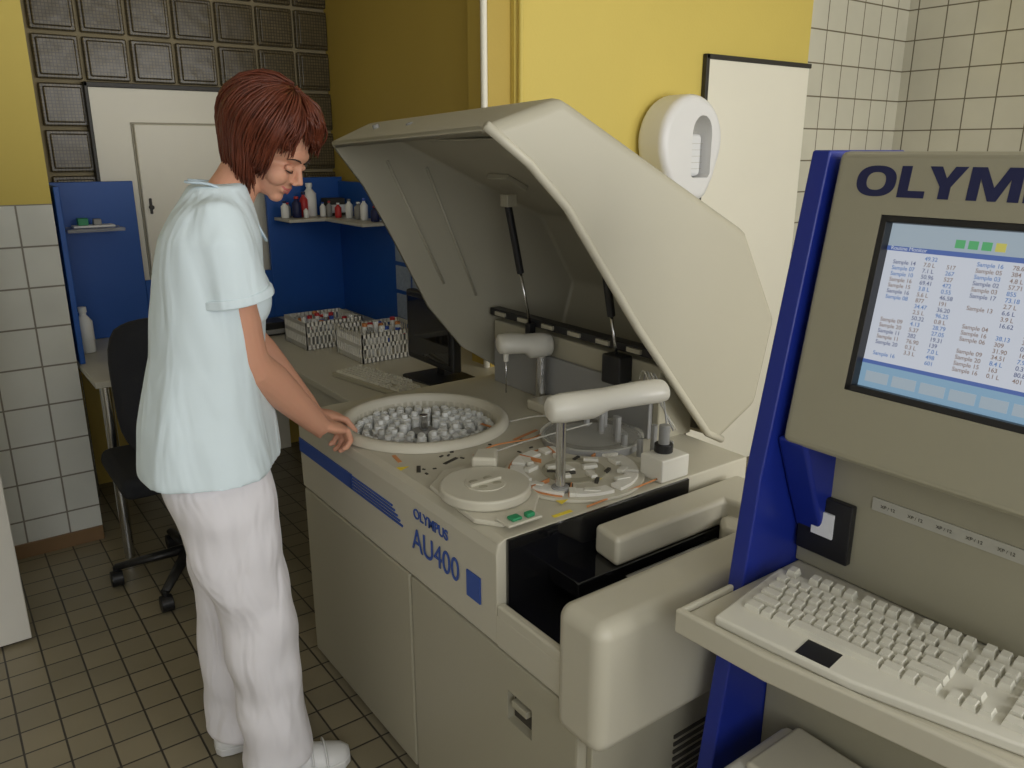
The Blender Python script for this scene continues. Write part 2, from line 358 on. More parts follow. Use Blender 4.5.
bm=bmesh.new(); keycaps(bm,MK@Matrix.Scale(.9,4),ROWS,.018); obj_bm("keys",bm,M_key,e)
e=empty("desk_monitor",(1.45,2.42,.741))
box("foot",1.36,1.56,2.34,2.54,.741,.757,M_blk,e,bev=.008)
box("stem",1.47,1.51,2.42,2.47,.75,.86,M_blk,e)
box("bezel",1.42,1.46,2.28,2.60,.80,1.06,M_blk,e,bev=.01)
box("display",1.416,1.422,2.30,2.58,.825,1.04,M_glassblk,e)
e=empty("desk_organizer",(1.20,3.55,.741)); box("case",1.17,1.30,3.50,3.62,.741,.80,M_blk,e,bev=.006); box("tray",1.18,1.29,3.49,3.5,.75,.77,M_grey,e)
# ------------------------------------------------------------------ office chair
c=empty("office_chair",(.63,2.93,0)); cx,cy=.635,2.92
bm=bmesh.new()
for k in range(5):
    a=R(20+72*k); tube(bm,[(cx,cy,.11),(cx+.26*math.cos(a),cy+.26*math.sin(a),.075)],[(.018,.025),(.012,.016)],n=10)
obj_bm("star_base",bm,M_blk,c,smooth=True)
bm=bmesh.new()
for k in range(5):
    a=R(20+72*k); x,y=cx+.26*math.cos(a),cy+.26*math.sin(a); tube(bm,[(x-.02,y,.03),(x+.02,y,.03)],.03,n=18)
    tube(bm,[(x,y,.05),(x,y,.08)],.01,n=8)
obj_bm("casters",bm,M_blk,c,smooth=False,bev=.003)
cyl("gas_column",(cx,cy,.08),.025,.34,M_blk,c)
box("seat",cx-.23,cx+.23,cy-.20,cy+.20,.42,.50,M_fabric,c,bev=.035,seg=4)
pipe("back_bar",smoothpts([(cx,cy-.05,.42),(cx,cy-.24,.43),(cx,cy-.27,.52),(cx,cy-.25,.75)]),.016,M_blk,c)
bm=bmesh.new()
nx,nz=12,10
def bk(i,j,off):
    u=-1+2*i/nx; v=-1+2*j/nz; k=(abs(u)**4+abs(v)**4)**.25
    mx=max(abs(u),abs(v)); s=mx/k if k>0 else 1
    x=u*s*.21; z=v*s*.23; return (cx+x,cy-.22+.05*(u*u)+off*(1-.35*mx**4)+.03*v,.80+z)
for off,rev in((-.02,0),(.025,1)):
    G=[[bm.verts.new(bk(i,j,off)) for j in range(nz+1)] for i in range(nx+1)]
    for i in range(nx):
        for j in range(nz): bm.faces.new([G[i][j],G[i+1][j],G[i+1][j+1],G[i][j+1]])
    if rev==0: G0=G
per=[(i,0) for i in range(nx)]+[(nx,j) for j in range(nz)]+[(i,nz) for i in range(nx,0,-1)]+[(0,j) for j in range(nz,0,-1)]
for q in range(len(per)):
    a,b_=per[q],per[(q+1)%len(per)]; bm.faces.new([G0[a[0]][a[1]],G0[b_[0]][b_[1]],G[b_[0]][b_[1]],G[a[0]][a[1]]])
obj_bm("backrest",bm,M_fabric,c,smooth=True)
# ------------------------------------------------------------------ analyser
A=empty("clinical_chemistry_analyzer",(1.2,1.5,0))
box("plinth",.86,1.55,.93,2.12,.0,.05,M_seam,A)
box("cabinet_core",.83,1.57,.90,2.14,.04,.60,M_seam,A)
box("door_panel_far",.808,.84,1.513,2.15,.03,.582,M_beige2,A,bev=.006)
dn=box("door_panel_near",.808,.84,.90,1.507,.03,.582,M_beige2,A,bev=.006)
cut(dn,box("c",.79,.825,1.035,1.115,.435,.505,None,bev=0))
for f in dn.data.polygons: f.use_smooth=False
box("latch_plate",.822,.826,1.04,1.11,.44,.50,M_seam,A,bev=.001)
box("latch",.806,.824,1.05,1.10,.475,.49,M_beige2,A,bev=.002)
box("end_panel_near",.83,1.57,.885,.90,.03,.60,M_beige2,A)
box("end_panel_far",.83,1.57,2.14,2.15,.03,.60,M_beige2,A)
bm=bmesh.new()
for i in range(10): boxbm(bm,1.05,1.20,.882,.886,.26+i*.018,.268+i*.018)
obj_bm("louvres",bm,M_seam,A)
up=prism("upper_body",[(.808,.588),(1.57,.588),(1.57,.82),(.83,.82),(.812,.812),(.806,.79)],'y',1.15,2.155,M_beige,A,bev=.004)
wx,wy=1.05,1.845
cut(up,cyl("c",(wx,wy,.70),.205,.3,None,n=64,bev=0))
for f in up.data.polygons: f.use_smooth=False
prism("loader_base",[(.806,.588),(1.57,.588),(1.57,.66),(.806,.66)],'y',.945,1.15,M_beige,A,bev=.004)
box("loader_front_rim",.806,.826,.95,1.15,.655,.682,M_beige,A,bev=.006)
box("loader_pit",.826,1.50,.95,1.149,.66,.675,M_glassblk,A,bev=.001)
box("pit_wall_far",.83,1.35,1.142,1.1495,.67,.818,M_glassblk,A,bev=.001)
box("loader_cover",.93,1.36,1.045,1.142,.70,.735,M_glassblk,A,bev=.003)
box("loader_block_near",.795,1.32,.835,.958,.53,.79,M_beige,A,bev=.030,seg=6)
prism("loader_rail_front",[(1.03,1.045),(1.04,1.125),(1.50,1.125),(1.50,.99),(1.37,.99),(1.36,1.045)],'z',.735,.80,M_beige,A,bev=.012,seg=4)
prism("loader_rail_end",[(1.30,1.00),(1.34,1.04),(1.54,1.04),(1.54,.90),(1.33,.90)],'z',.70,.765,M_beige,A,bev=.012,seg=3)
for i in range(4): box("rack_track_%d"%i,1.04,1.32,.968+i*.018,.975+i*.018,.70,.712+i*.004,M_steel if i%2 else M_grey,A,bev=.001)
# rear housing
box("rear_housing",1.47,1.60,1.36,2.10,.815,1.02,M_beige2,A,bev=.006)
box("rear_housing_panel",1.455,1.47,1.38,2.08,.82,.96,M_grey,A,bev=.004)
box("hinge_bar",1.46,1.50,1.34,2.11,1.035,1.06,M_blk,A,bev=.004)
bm=bmesh.new()
for i in range(6): boxbm(bm,1.452,1.461,1.42+i*.12,1.47+i*.12,1.042,1.054)
obj_bm("hinge_slots",bm,M_beige2,A)
box("hinge_block",1.42,1.47,1.46,1.53,.95,1.03,M_blk,A,bev=.006)
# LID
Yn,Yf=1.30,2.15
near=[(.897,1.595),(1.00,1.525),(1.10,1.435),(1.327,1.145),(1.60,.83),(1.66,.80),(1.80,.87),(1.855,1.11),(1.70,1.355),(1.085,1.655)]
far =[(.955,1.572),(1.05,1.45),(1.14,1.29),(1.25,1.08),(1.37,.935),(1.55,.82),(1.78,.87),(1.855,1.11),(1.70,1.355),(1.09,1.63)]
bm=bmesh.new()
Nv=[bm.verts.new((x,Yn,z)) for x,z in near]; Fv=[bm.verts.new((x,Yf,z)) for x,z in far]
bm.faces.new(Nv); bm.faces.new(Fv[::-1])
for i in (5,6,7,8,9):
    j=(i+1)%10; bm.faces.new([Nv[i],Fv[i],Fv[j],Nv[j]])
lid=obj_bm("lid",bm,M_lidin,A)
md=lid.modifiers.new("b",'BEVEL'); md.width=.028; md.segments=3; md.limit_method='ANGLE'; md.angle_limit=R(20)
md=lid.modifiers.new("s",'SOLIDIFY'); md.thickness=.018; md.offset=-1; md.use_even_offset=True
for f in lid.data.polygons: f.use_smooth=True
md=lid.modifiers.new("wn",'WEIGHTED_NORMAL')
bm=bmesh.new()
tube(bm,[(x,Yn+.004,z) for x,z in near[:6]],[.010]*6,n=10); obj_bm("lid_rim_lip",bm,M_beige,A,smooth=True)
def lidtop(x): return 1.655-(x-1.085)*.488
MI=basis((1.15,1.75,lidtop(1.15)-.035),Vector((.899,0,-.438)),Vector((0,1,0)),Vector((.438,0,.899)))
box("inner_panel",.02,.50,-.10,.22,-.006,.0,M_lidin,A,M=MI)
box("inner_bracket_a",.22,.30,.10,.20,-.022,-.006,M_beige2,A,M=MI)
box("inner_bracket_b",.28,.36,-.32,-.24,-.02,.005,M_beige2,A,M=MI)
for i,(x0,z0,x1,z1) in enumerate([(1.12,1.52,1.30,1.15),(1.25,1.50,1.42,1.10)]):
    pipe("inner_rib_%d"%i,[(x0,Yf-.022,z0),(x1,Yf-.022,z1)],.004,M_lidin,A)
for i in range(4):
    cyl("rim_hook_%d"%i,(1.02,1.45+i*.18,1.603),.009,.012,M_grey,A,axis=(-.3,0,.95),bev=.001)
for k,(b0,t0) in enumerate([((1.45,1.88,1.04),(1.367,1.88,1.40)),((1.45,1.497,1.0),(1.385,1.497,1.30))]):
    b0=Vector(b0); t0=Vector(t0); mid=b0.lerp(t0,.45)
    bm=bmesh.new(); tube(bm,[mid,t0],.011,n=16); obj_bm("strut_body_%d"%k,bm,M_blk,A,bev=.002)
    bm=bmesh.new(); tube(bm,[b0,mid],.0045,n=12); obj_bm("strut_rod_%d"%k,bm,M_steel,A,smooth=True)
    box("strut_foot_%d"%k,b0.x-.012,b0.x+.012,b0.y-.012,b0.y+.012,b0.z-.03,b0.z+.008,M_blk,A)
    box("strut_head_%d"%k,t0.x-.015,t0.x+.02,t0.y-.018,t0.y+.018,t0.z-.005,t0.z+.03,M_beige2,A)
# reagent well
bm=bmesh.new()
n=72; prof=[(.205,.75),(.205,.835),(.212,.842),(.226,.842),(.236,.832),(.238,.821)]
rg=[[bm.verts.new((wx+r*math.cos(2*math.pi*k/n),wy+r*math.sin(2*math.pi*k/n),z)) for k in range(n)] for r,z in prof]
for i in range(len(prof)-1):
    for k in range(n): bm.faces.new([rg[i][k],rg[i][(k+1)%n],rg[i+1][(k+1)%n],rg[i+1][k]])
obj_bm("well_rim",bm,M_deck,A,smooth=True)
cyl("well_floor",(wx,wy,.745),.204,.006,M_lgrey,A,n=64)
cyl("carousel_hub",(wx,wy,.75),.035,.05,M_grey,A); cyl("carousel_knob",(wx,wy,.80),.012,.045,M_steel,A)
bm=bmesh.new()
for ring,(rr,cnt,tp) in enumerate([(.188,44,0),(.160,36,0),(.128,24,1),(.090,18,1),(.058,12,0)]):
    for k in range(cnt):
        if random.random()<.06: continue
        a=2*math.pi*k/cnt+ring*.1; x,y=wx+rr*math.cos(a),wy+rr*math.sin(a); h=random.uniform(.054,.062) if tp==0 else random.uniform(.055,.072)
        Mx=Matrix.Translation((x,y,.751))@Matrix.Rotation(a,4,'Z'); n0=len(bm.faces)
        if tp==0:
            tube(bm,[Mx@Vector((0,0,0)),Mx@Vector((0,0,h))],.0112,n=10); tube(bm,[Mx@Vector((0,0,h)),Mx@Vector((0,0,h+.004))],.0085,n=10)
        else:
            boxbm(bm,-.015,.015,-.012,.012,0,h*.9,M=Mx); tube(bm,[Mx@Vector((0,0,h*.9)),Mx@Vector((0,0,h+.006))],.009,n=10)
        k2=random.choices([0,1],[30,2])[0]; bm.faces.ensure_lookup_table()
        for f in bm.faces[n0:]: f.material_index=k2
obj_bm("reagent_bottles",bm,[M_bottle,M_lgrey],A,bev=.0015,seg=1)
# sample disc cover
dx,dy=.905,1.33
prism("disc_plate",[(.815,1.24),(.83,1.44),(.90,1.50),(.99,1.49),(1.02,1.40),(1.0,1.26),(.93,1.19),(.85,1.19)],'z',.82,.832,M_deck,A,bev=.004)
cyl("disc_cover",(dx,dy,.832),.100,.024,M_deck,A,n=56,bev=.006,seg=3)
cyl("disc_ring",(dx,dy,.855),.045,.003,M_deck,A,n=40,bev=.001)
for k in range(4):
    a=R(45+90*k); bm=bmesh.new(); ell(bm,(dx+.026*math.cos(a),dy+.026*math.sin(a),.8585),(.011,.008,.0012),u=14,v=8); obj_bm("disc_finger_recess_%d"%k,bm,M_beige2,A,smooth=True)
box("disc_grip",dx-.04,dx+.04,dy-.006,dy+.006,.857,.864,M_deck,A,bev=.002)
prism("disc_bump",[(.94,1.44),(.985,1.485),(1.03,1.46),(.985,1.40)],'z',.832,.872,M_deck,A,bev=.008,seg=3)
# cuvette wheel cover
ux,uy=1.15,1.32
cyl("cuvette_cover",(ux,uy,.82),.165,.008,M_deck,A,n=72,bev=.003)
bm=bmesh.new()
def arc(bm,cx,cy,r0,r1,a0,a1,z0,z1,n=24):
    q=[]
    for i in range(n+1):
        a=R(a0+(a1-a0)*i/n); q.append([bm.verts.new((cx+r*math.cos(a),cy+r*math.sin(a),z)) for r,z in((r0,z0),(r1,z0),(r1,z1),(r0,z1))])
    for i in range(n):
        for k in range(4): bm.faces.new([q[i][k],q[i][(k+1)%4],q[i+1][(k+1)%4],q[i+1][k]])
    bm.faces.new(q[0][::-1]); bm.faces.new(q[-1])
for a in range(0,360,45): arc(bm,ux,uy,.118,.150,a+3,a+41,.828,.836,10)
obj_bm("cuvette_segments",bm,M_basket,A,bev=.001,seg=1)
bm=bmesh.new(); arc(bm,ux,uy,.151,.155,80,220,.828,.8305); 
for a in (20,75,110,190,225): arc(bm,ux,uy,.09,.15,a,a+1.6,.828,.8372,3)
obj_bm("orange_marking",bm,M_orange,A)
bm=bmesh.new()
for k,(x,y) in enumerate([(1.06,1.22),(1.10,1.20),(1.20,1.21),(1.24,1.25),(1.16,1.27),(1.02,1.30),(1.22,1.34),(1.12,1.36),(1.17,1.40),(1.07,1.38),(1.10,1.30),(1.19,1.31),(1.14,1.33),(1.26,1.30),(1.09,1.42)]):
    Mx=Matrix.Translation((x,y,.828))@Matrix.Rotation(random.uniform(0,3),4,'Z'); boxbm(bm,-.018,.018,-.008,.008,0,.010,M=Mx)
obj_bm("cuvette_clips",bm,M_armw,A,bev=.002)
bm=bmesh.new()
for k,(x,y) in enumerate([(1.08,1.26),(1.15,1.24),(1.21,1.27),(1.13,1.31),(1.20,1.37),(1.10,1.34)]):
    Mx=Matrix.Translation((x,y,.828))@Matrix.Rotation(random.uniform(0,3),4,'Z'); boxbm(bm,-.012,.012,-.004,.004,0,.006,M=Mx)
obj_bm("cuvette_clip_dark",bm,M_seam,A)
bm=bmesh.new(); arc(bm,ux,uy,.05,.075,0,359,.828,.831,40); obj_bm("cuvette_inner_ring",bm,M_beige2,A)
for i,(pts,m) in enumerate([([(1.02,1.55,.824),(1.10,1.57,.827),(1.20,1.55,.829),(1.27,1.58,.826)],M_orange),([(1.00,1.52,.826),(1.12,1.53,.832),(1.22,1.50,.85),(1.33,1.46,.87)],M_clear),([(1.24,1.70,.826),(1.30,1.66,.84),(1.36,1.60,.85)],M_clear),([(1.05,1.16,.824),(1.18,1.165,.826),(1.27,1.17,.828)],M_orange)]):
    pipe("deck_tube_%d"%i,smoothpts(pts),.0022,m,A)
bm=bmesh.new()
for i in range(14):
    x=random.uniform(.87,1.20); y=random.uniform(1.51,1.61)
    Mx=Matrix.Translation((x,y,.82))@Matrix.Rotation(random.uniform(0,3),4,'Z'); boxbm(bm,-random.uniform(.003,.008),.005,-.0025,.0025,0,random.uniform(.001,.003),M=Mx)
obj_bm("deck_screws_and_tabs",bm,M_seam,A)
cyl("reaction_disc",(1.33,1.46,.82),.13,.02,M_grey,A,n=64); cyl("reaction_disc_cover",(1.33,1.46,.84),.135,.006,M_clear,A,n=64)
bm=bmesh.new(); arc(bm,1.33,1.46,.095,.12,0,359,.84,.8405,60)
obj_bm("reaction_disc_slots",bm,M_seam,A)
def tri(name,x,y,s,z=.8205):
    prism(name,[(x-s,y-s*.6),(x-s,y+s),(x+s,y+.2*s)],'z',z,z+.0008,M_yellab,A,bev=0)
tri("warning_label_a",.845,1.585,.014); tri("warning_label_b",1.02,1.20,.013,.829); tri("warning_label_c",1.16,1.245,.012,.8285)
for i,(x,y,l,a,m) in enumerate([(.86,1.65,.05,80,M_orange),(.87,1.56,.04,60,M_seam),(.96,1.56,.05,20,M_seam),(1.22,1.60,.10,15,M_orange),(1.0,1.62,.035,60,M_seam),(1.18,1.72,.05,100,M_orange),(.99,1.17,.05,0,M_yellab)]):
    box("deck_label_%d"%i,-l/2,l/2,-.005,.005,0,.001,m,A,bev=0,M=Matrix.Translation((x,y,.8202))@Matrix.Rotation(R(a),4,'Z'))
box("barcode_board",.845,.93,1.16,1.21,.832,.838,M_deck,A)
box("green_board",.86,.885,1.168,1.19,.838,.845,M_green,A); box("green_board_b",.895,.915,1.165,1.18,.838,.848,M_green,A)
def arm(nm,colp,tip,z,cr,fat,h0=.82,probe=True):
    colp=Vector((colp[0],colp[1],z)); tip=Vector((tip[0],tip[1],z))
    cyl(nm+"_column_base",(colp.x,colp.y,h0),cr*1.8,.012,M_grey,A)
    cyl(nm+"_column",(colp.x,colp.y,h0+.01),cr,z-h0-.01,M_steel,A)
    bm=bmesh.new(); dv=(tip-colp); L=dv.length; dv.normalize()
    pts=[colp-dv*.032,colp-dv*.026,colp,colp+dv*L*.30,colp+dv*L*.45,colp+dv*L*.8,colp+dv*L,colp+dv*(L+.02),colp+dv*(L+.026)]
    rd=[(fat*.5,fat*.5),(fat*.7,fat*.72),(fat*.8,fat*.85),(fat*.80,fat*.85),(fat*.62,fat*.85),(fat*.66,fat*.9),(fat*.66,fat*.9),(fat*.6,fat*.8),(fat*.4,fat*.5)]
    zo=[.5,.5,.5,.5,.66,.72,.72,.72,.72]
    tube(bm,[p+Vector((0,0,fat*zz)) for p,zz in zip(pts,zo)],rd,n=20)
    o=obj_bm(nm+"_housing",bm,M_armw,A,smooth=True)
    if probe:
        pipe(nm+"_probe",[tip,(tip.x,tip.y,.86)],.0025,M_steel,A); cyl(nm+"_probe_holder",(tip.x,tip.y,z-.02),.008,.03,M_armw,A)
arm("mixer_arm",(1.05,1.25),(1.28,1.20),1.0,.011,.040,.828,False)
arm("reagent_arm",(1.43,1.80),(1.33,1.84),.975,.016,.046)
cyl("sample_arm_column",(1.40,1.66,.82),.03,.03,M_armw,A)
box("rear_mount",1.36,1.45,1.62,1.78,.82,.85,M_beige,A,bev=.006)
box("wash_station_box",1.27,1.36,1.155,1.225,.82,.875,M_armw,A,bev=.004)
cyl("wash_station_bottle",(1.32,1.20,.875),.022,.02,M_blk,A); cyl("wash_station_stem",(1.32,1.20,.89),.013,.05,M_grey,A)
for i in range(4):
    pipe("tubing_%d"%i,smoothpts([(1.33+.01*i,1.20,.92),(1.34,1.23+.01*i,1.0),(1.38,1.30+.012*i,1.03),(1.45,1.36+.02*i,.95)]),.002,M_clear if i%2 else M_grey,A)
bm=bmesh.new()
for i in range(9):
    x=1.36+random.uniform(-.03,.05); y=1.24+i*.035; tube(bm,[(x,y,.82),(x,y,.86+random.uniform(0,.07))],.008,n=8)
obj_bm("wash_nozzles",bm,M_grey,A,smooth=False)
def TF(y,z): return basis((.8045,y,z),Vector((0,-1,0)),Vector((0,0,1)),Vector((-1,0,0)))
text("label_maker","OLYMPUS",.034,M_bluep,TF(1.475,.748),A,bold=.0006)
text("label_model","AU400",.078,M_bluep,TF(1.485,.667),A,sx=.9)
box("label_square",.8035,.8065,1.205,1.255,.655,.715,M_bluep,A,bev=0)
box("stripe_solid",.8035,.8065,1.80,2.15,.70,.742,M_bluep,A,bev=0)
for i in range(5): box("stripe_%d"%i,.8035,.8065,1.53-.0+i*.012,1.81,.700+i*.0088,.7042+i*.0088,M_bluep,A,bev=0)
# ------------------------------------------------------------------ console cart
K=empty("computer_console_cart",(1.2,.45,0))
al=math.atan(.17)
MC=basis((1.102,.765,1.085),Vector((0,-1,0)),Vector((math.sin(al),0,math.cos(al))),Vector((-math.cos(al),0,math.sin(al))))
o=box("console_body",.02,.72,0,.472,-.20,0,M_cons_shade,K,M=MC,bev=.012,seg=3)
def sup(cx_,cy_,a,b_,pw,n=40): 
    return [(cx_+a*abs(math.cos(t))**(2/pw)*math.copysign(1,math.cos(t)),cy_+b_*abs(math.sin(t))**(2/pw)*math.copysign(1,math.sin(t))) for t in [2*math.pi*k/n for k in range(n)]]
GL={'O':([sup(.575,.5,.575,.5,2.4),sup(.575,.5,.28,.29,2.4)],1.15),
 'L':([[(0,0),(.74,0),(.74,.22),(.28,.22),(.28,1),(0,1)]],.74),
 'Y':([[(0,1),(.32,1),(.49,.64),(.66,1),(.98,1),(.63,.38),(.63,0),(.35,0),(.35,.38)]],.98),
 'M':([[(0,0),(0,1),(.36,1),(.62,.40),(.88,1),(1.24,1),(1.24,0),(.98,0),(.98,.66),(.72,0),(.52,0),(.26,.66),(.26,0)]],1.24),
 'P':([[(0,0),(0,1),(.66,1),(.86,.93),(.93,.78),(.93,.60),(.86,.45),(.66,.38),(.28,.38),(.28,0)],[(.28,.80),(.58,.80),(.65,.75),(.65,.63),(.58,.58),(.28,.58)]],.93),
 'U':([[(0,1),(0,.3),(.12,.07),(.35,0),(.65,0),(.88,.07),(1,.3),(1,1),(.72,1),(.72,.34),(.62,.22),(.38,.22),(.28,.34),(.28,1)]],1.0),
 'S':([[(0,0),(.65,0),(.88,.08),(.93,.30),(.88,.50),(.65,.60),(.35,.62),(.28,.70),(.35,.79),(.88,.79),(.88,1),(.25,1),(.05,.92),(0,.70),(.05,.50),(.28,.41),(.58,.39),(.65,.30),(.58,.21),(0,.21)]],.93)}
x=0.060; Hh=.045; SXX=1.20
for i,ch in enumerate("OLYMPUS"):
    cu=bpy.data.curves.new("logo_"+ch,'CURVE'); cu.dimensions='2D'; cu.fill_mode='BOTH'; cu.extrude=.0003; cu.materials.append(M_navy)
    spl,wd=GL[ch]
    for pl in spl:
        s_=cu.splines.new('POLY'); s_.points.add(len(pl)-1); s_.use_cyclic_u=True
        for k_,(px,py) in enumerate(pl): s_.points[k_].co=(px*Hh*SXX,py*Hh,0,1)
    oo=bpy.data.objects.new("logo_letter_%d"%i,cu); COL.objects.link(oo); oo.matrix_world=MC@Matrix.Translation((x,.404,.0005)); par(oo,K)
    x+=wd*Hh*SXX+(.001 if ch=='L' else .005)
sx0,sx1,sy0,sy1=.110,.455,.110,.378
cut(o,box("c",sx0,sx1,sy0,sy1,-.03,.02,None,M=MC,bev=0))
for f in o.data.polygons: f.use_smooth=False
bz=.010
for i,(a,b_,c_,d_) in enumerate([(sx0,sx1,sy0,sy0+bz),(sx0,sx1,sy1-bz,sy1),(sx0,sx0+bz,sy0,sy1),(sx1-bz,sx1,sy0,sy1)]):
    box("screen_bezel_%d"%i,a,b_,c_,d_,-.025,-.001,M_blk,K,M=MC,bev=.001)
def em(name,c,s=1.): return mat(name,(.02,.02,.02),.3,var=0,emis=c,es=s)
M_scr=em("screen_glow",(.66,.70,.78),.70); M_sbar=em("screen_bar",(.10,.18,.50),.6); M_sgrey=em("screen_grey",(.46,.56,.64),.6); M_scy=em("screen_cyan",(.30,.50,.68),.6)
M_sg=em("screen_green",(.12,.5,.2),.6); M_sy=em("screen_yellow",(.7,.65,.15),.6); M_st=em("screen_text",(.20,.24,.42),.5); M_so=em("screen_text_brown",(.40,.30,.26),.5); M_sb=em("screen_text_blue",(.16,.30,.62),.6)
X0,X1,Y0,Y1=sx0+bz,sx1-bz,sy0+bz,sy1-bz; W_=X1-X0; H_=Y1-Y0
def sc(n,a,b_,c_,d_,m,z=-.0195): box(n,X0+W_*a,X0+W_*b_,Y0+H_*c_,Y0+H_*d_,z-.001,z,m,K,M=MC,bev=0)
box("screen",X0,X1,Y0,Y1,-.024,-.0205,M_scr,K,M=MC,bev=0)
sc("ui_top",0,1,.93,1,M_sgrey); sc("ui_tool",0,1,.865,.93,M_sgrey); sc("ui_title",0,1,.84,.868,M_sbar,-.0188); sc("ui_bottom",0,1,.0,.145,M_scy); sc("ui_bottom_line",0,1,.145,.168,M_sbar,-.019)
for i,m in enumerate([M_sg,M_sg,M_sg,M_sy]): sc("ui_btn_%d"%i,.30+i*.055,.34+i*.055,.888,.935,m,-.0185)
for i in range(7): sc("ui_key_%d"%i,.03+i*.13,.14+i*.13,.035,.10,M_sgrey,-.0185)
text("ui_title_text","Routine Monitor",.008,M_scr,MC@Matrix.Translation((X0+.006,Y0+H_*.846,-.0186)),K,ext=.0001)
for c_ in range(8):
    for r_ in range(18):
        if random.random()<.08: continue
        s_="Sample %02d"%random.randint(1,20) if c_%3==0 else random.choice(["%d.%02d"%(random.randint(0,99),random.randint(0,99)),"%d"%random.randint(100,900),"%.1f L"%random.uniform(0,9)])
        text("ui_text_%d_%d"%(c_,r_),s_,.0084,random.choice([M_st,M_so,M_so,M_sb]),MC@Matrix.Translation((X0+W_*(.04+c_*.122+(.02 if c_%3==1 else 0)),Y0+H_*(.80-r_*.035),-.0198)),K,ext=.0001,bold=.0001)
prism("side_plate",[(1.176,1.550),(1.40,1.550),(1.40,.05),(.98,.05),(1.0,.40),(1.04,.70),(1.075,1.02)],'y',.757,.79,M_blue2,K,bev=.004)
prism("side_plate_inner",[(1.105,1.09),(1.40,1.09),(1.40,.90),(1.19,.90),(1.15,.985)],'y',.70,.757,M_blue2,K,bev=.008,seg=3)
box("lower_back",1.20,1.38,.0,.757,.83,1.10,M_cons_shade,K,bev=.004)
box("label_strip",1.197,1.2,.10,.625,.98,1.002,mat("strip_grey",(.42,.41,.35),.5),K,bev=0)
for i in range(10): text("strip_text_%d"%i,"XP / 12",.008,M_seam,basis((1.196,.61-i*.045,.988),Vector((0,-1,0)),Vector((0,0,1)),Vector((-1,0,0))),K,ext=.0001)
box("power_box",1.185,1.2,.650,.750,.865,.975,M_blk,K,bev=.003); box("power_label",1.181,1.186,.68,.72,.905,.95,M_paper,K,bev=0)
prism("keyboard_tray",[(.905,.757),(.915,.60),(.968,.30),(1.005,.05),(1.24,.05),(1.24,.757)],'z',.80,.828,M_beige,K,bev=.008,seg=3)
prism("tray_lip",[(.893,.768),(.903,.60),(.956,.30),(.995,.05),(1.007,.05),(.970,.30),(.917,.60),(.907,.768)],'z',.79,.834,M_beige,K,bev=.005,seg=3)
box("tray_side",.90,1.03,.757,.767,.79,.834,M_beige,K,bev=.004)
box("lower_column",1.15,1.38,.1,.756,.08,.80,M_cons_shade,K)
box("base_foot",.90,1.42,.05,.80,.02,.08,M_blue2,K,bev=.01)
for i,(x,y) in enumerate([(.96,.12),(.96,.74),(1.36,.12),(1.36,.74)]): cyl("caster_%d"%i,(x-.0,y-.012,.024),.024,.024,M_blk,K,axis=(0,1,0))
p_=empty("printer",(1.05,.5,.40)); box("shelf_plate",.93,1.15,.12,.756,.375,.395,M_beige2,K)
box("case",.95,1.14,.34,.70,.396,.54,M_armw,p_,bev=.015,seg=3); box("paper_tray",.945,.96,.40,.64,.42,.45,M_seam,p_); box("top_cover",.98,1.13,.37,.67,.54,.56,M_beige,p_,bev=.01)
kb=empty("keyboard",(1.0,.5,.84))
MK2=basis((.967,.692,.829),Vector((.11,-.994,0)),Vector((.994,.11,0)),Vector((0,0,1)))@Matrix.Rotation(R(3),4,'X')
prism("case",[(-.02,-.050),(.20,-.050),(.45,-.010),(.46,.15),(-.02,.15)],'z',.0,.018,M_key,kb,M=MK2,bev=.005)
bm=bmesh.new(); keycaps(bm,MK2@Matrix.Diagonal((1.04,1.25,1,1)),ROWS,.018,.019); obj_bm("keys",bm,M_key,kb)
box("touchpad",.115,.168,-.045,-.004,.0175,.0188,M_blk,kb,M=MK2,bev=.001)
# ------------------------------------------------------------------ WOMAN
Wm=empty("woman",(.50,1.80,0))
yaw=R(-18); F=Vector((math.cos(yaw),math.sin(yaw),0)); Lf=Vector((-math.sin(yaw),math.cos(yaw),0)); UP=Vector((0,0,1))
PC=Vector((.474,1.80,0))
def B(f,l,z): return PC+F*f+Lf*l+UP*z
def loft(bm,secs,n=48,pw=2.3,fold=0.):
    rings=[]
    for (c,a,b_,z) in secs:
        ring=[]
        for k in range(n):
            t=2*math.pi*k/n; ct,st=math.cos(t),math.sin(t)
            fl=1+fold*max(0,(1.15-z)/.30)*(math.sin(5*t+.6)+.6*math.sin(9*t+2))
            x=abs(ct)**(2/pw)*math.copysign(1,ct)*a*fl; y=abs(st)**(2/pw)*math.copysign(1,st)*b_*fl
            ring.append(bm.verts.new(B(c+x,y,z)))
        rings.append(ring)
    for i in range(len(rings)-1):
        for k in range(n): bm.faces.new([rings[i][k],rings[i][(k+1)%n],rings[i+1][(k+1)%n],rings[i+1][k]])
    bm.faces.new(rings[0][::-1]); bm.faces.new(rings[-1])
def remesh(o,vs,sm=4,f=.6):
    md=o.modifiers.new("rm",'REMESH'); md.mode='VOXEL'; md.voxel_size=vs; md.use_smooth_shade=True
    md=o.modifiers.new("sm",'SMOOTH'); md.iterations=sm; md.factor=f
shR=Vector((.492,1.668,1.400)); elR=Vector((.530,1.690,1.115)); wrR=Vector((.715,1.785,.905))
shL=Vector((.583,1.940,1.400)); elL=Vector((.62,2.02,1.12)); wrL=Vector((.755,1.925,.895))
bm=bmesh.new()
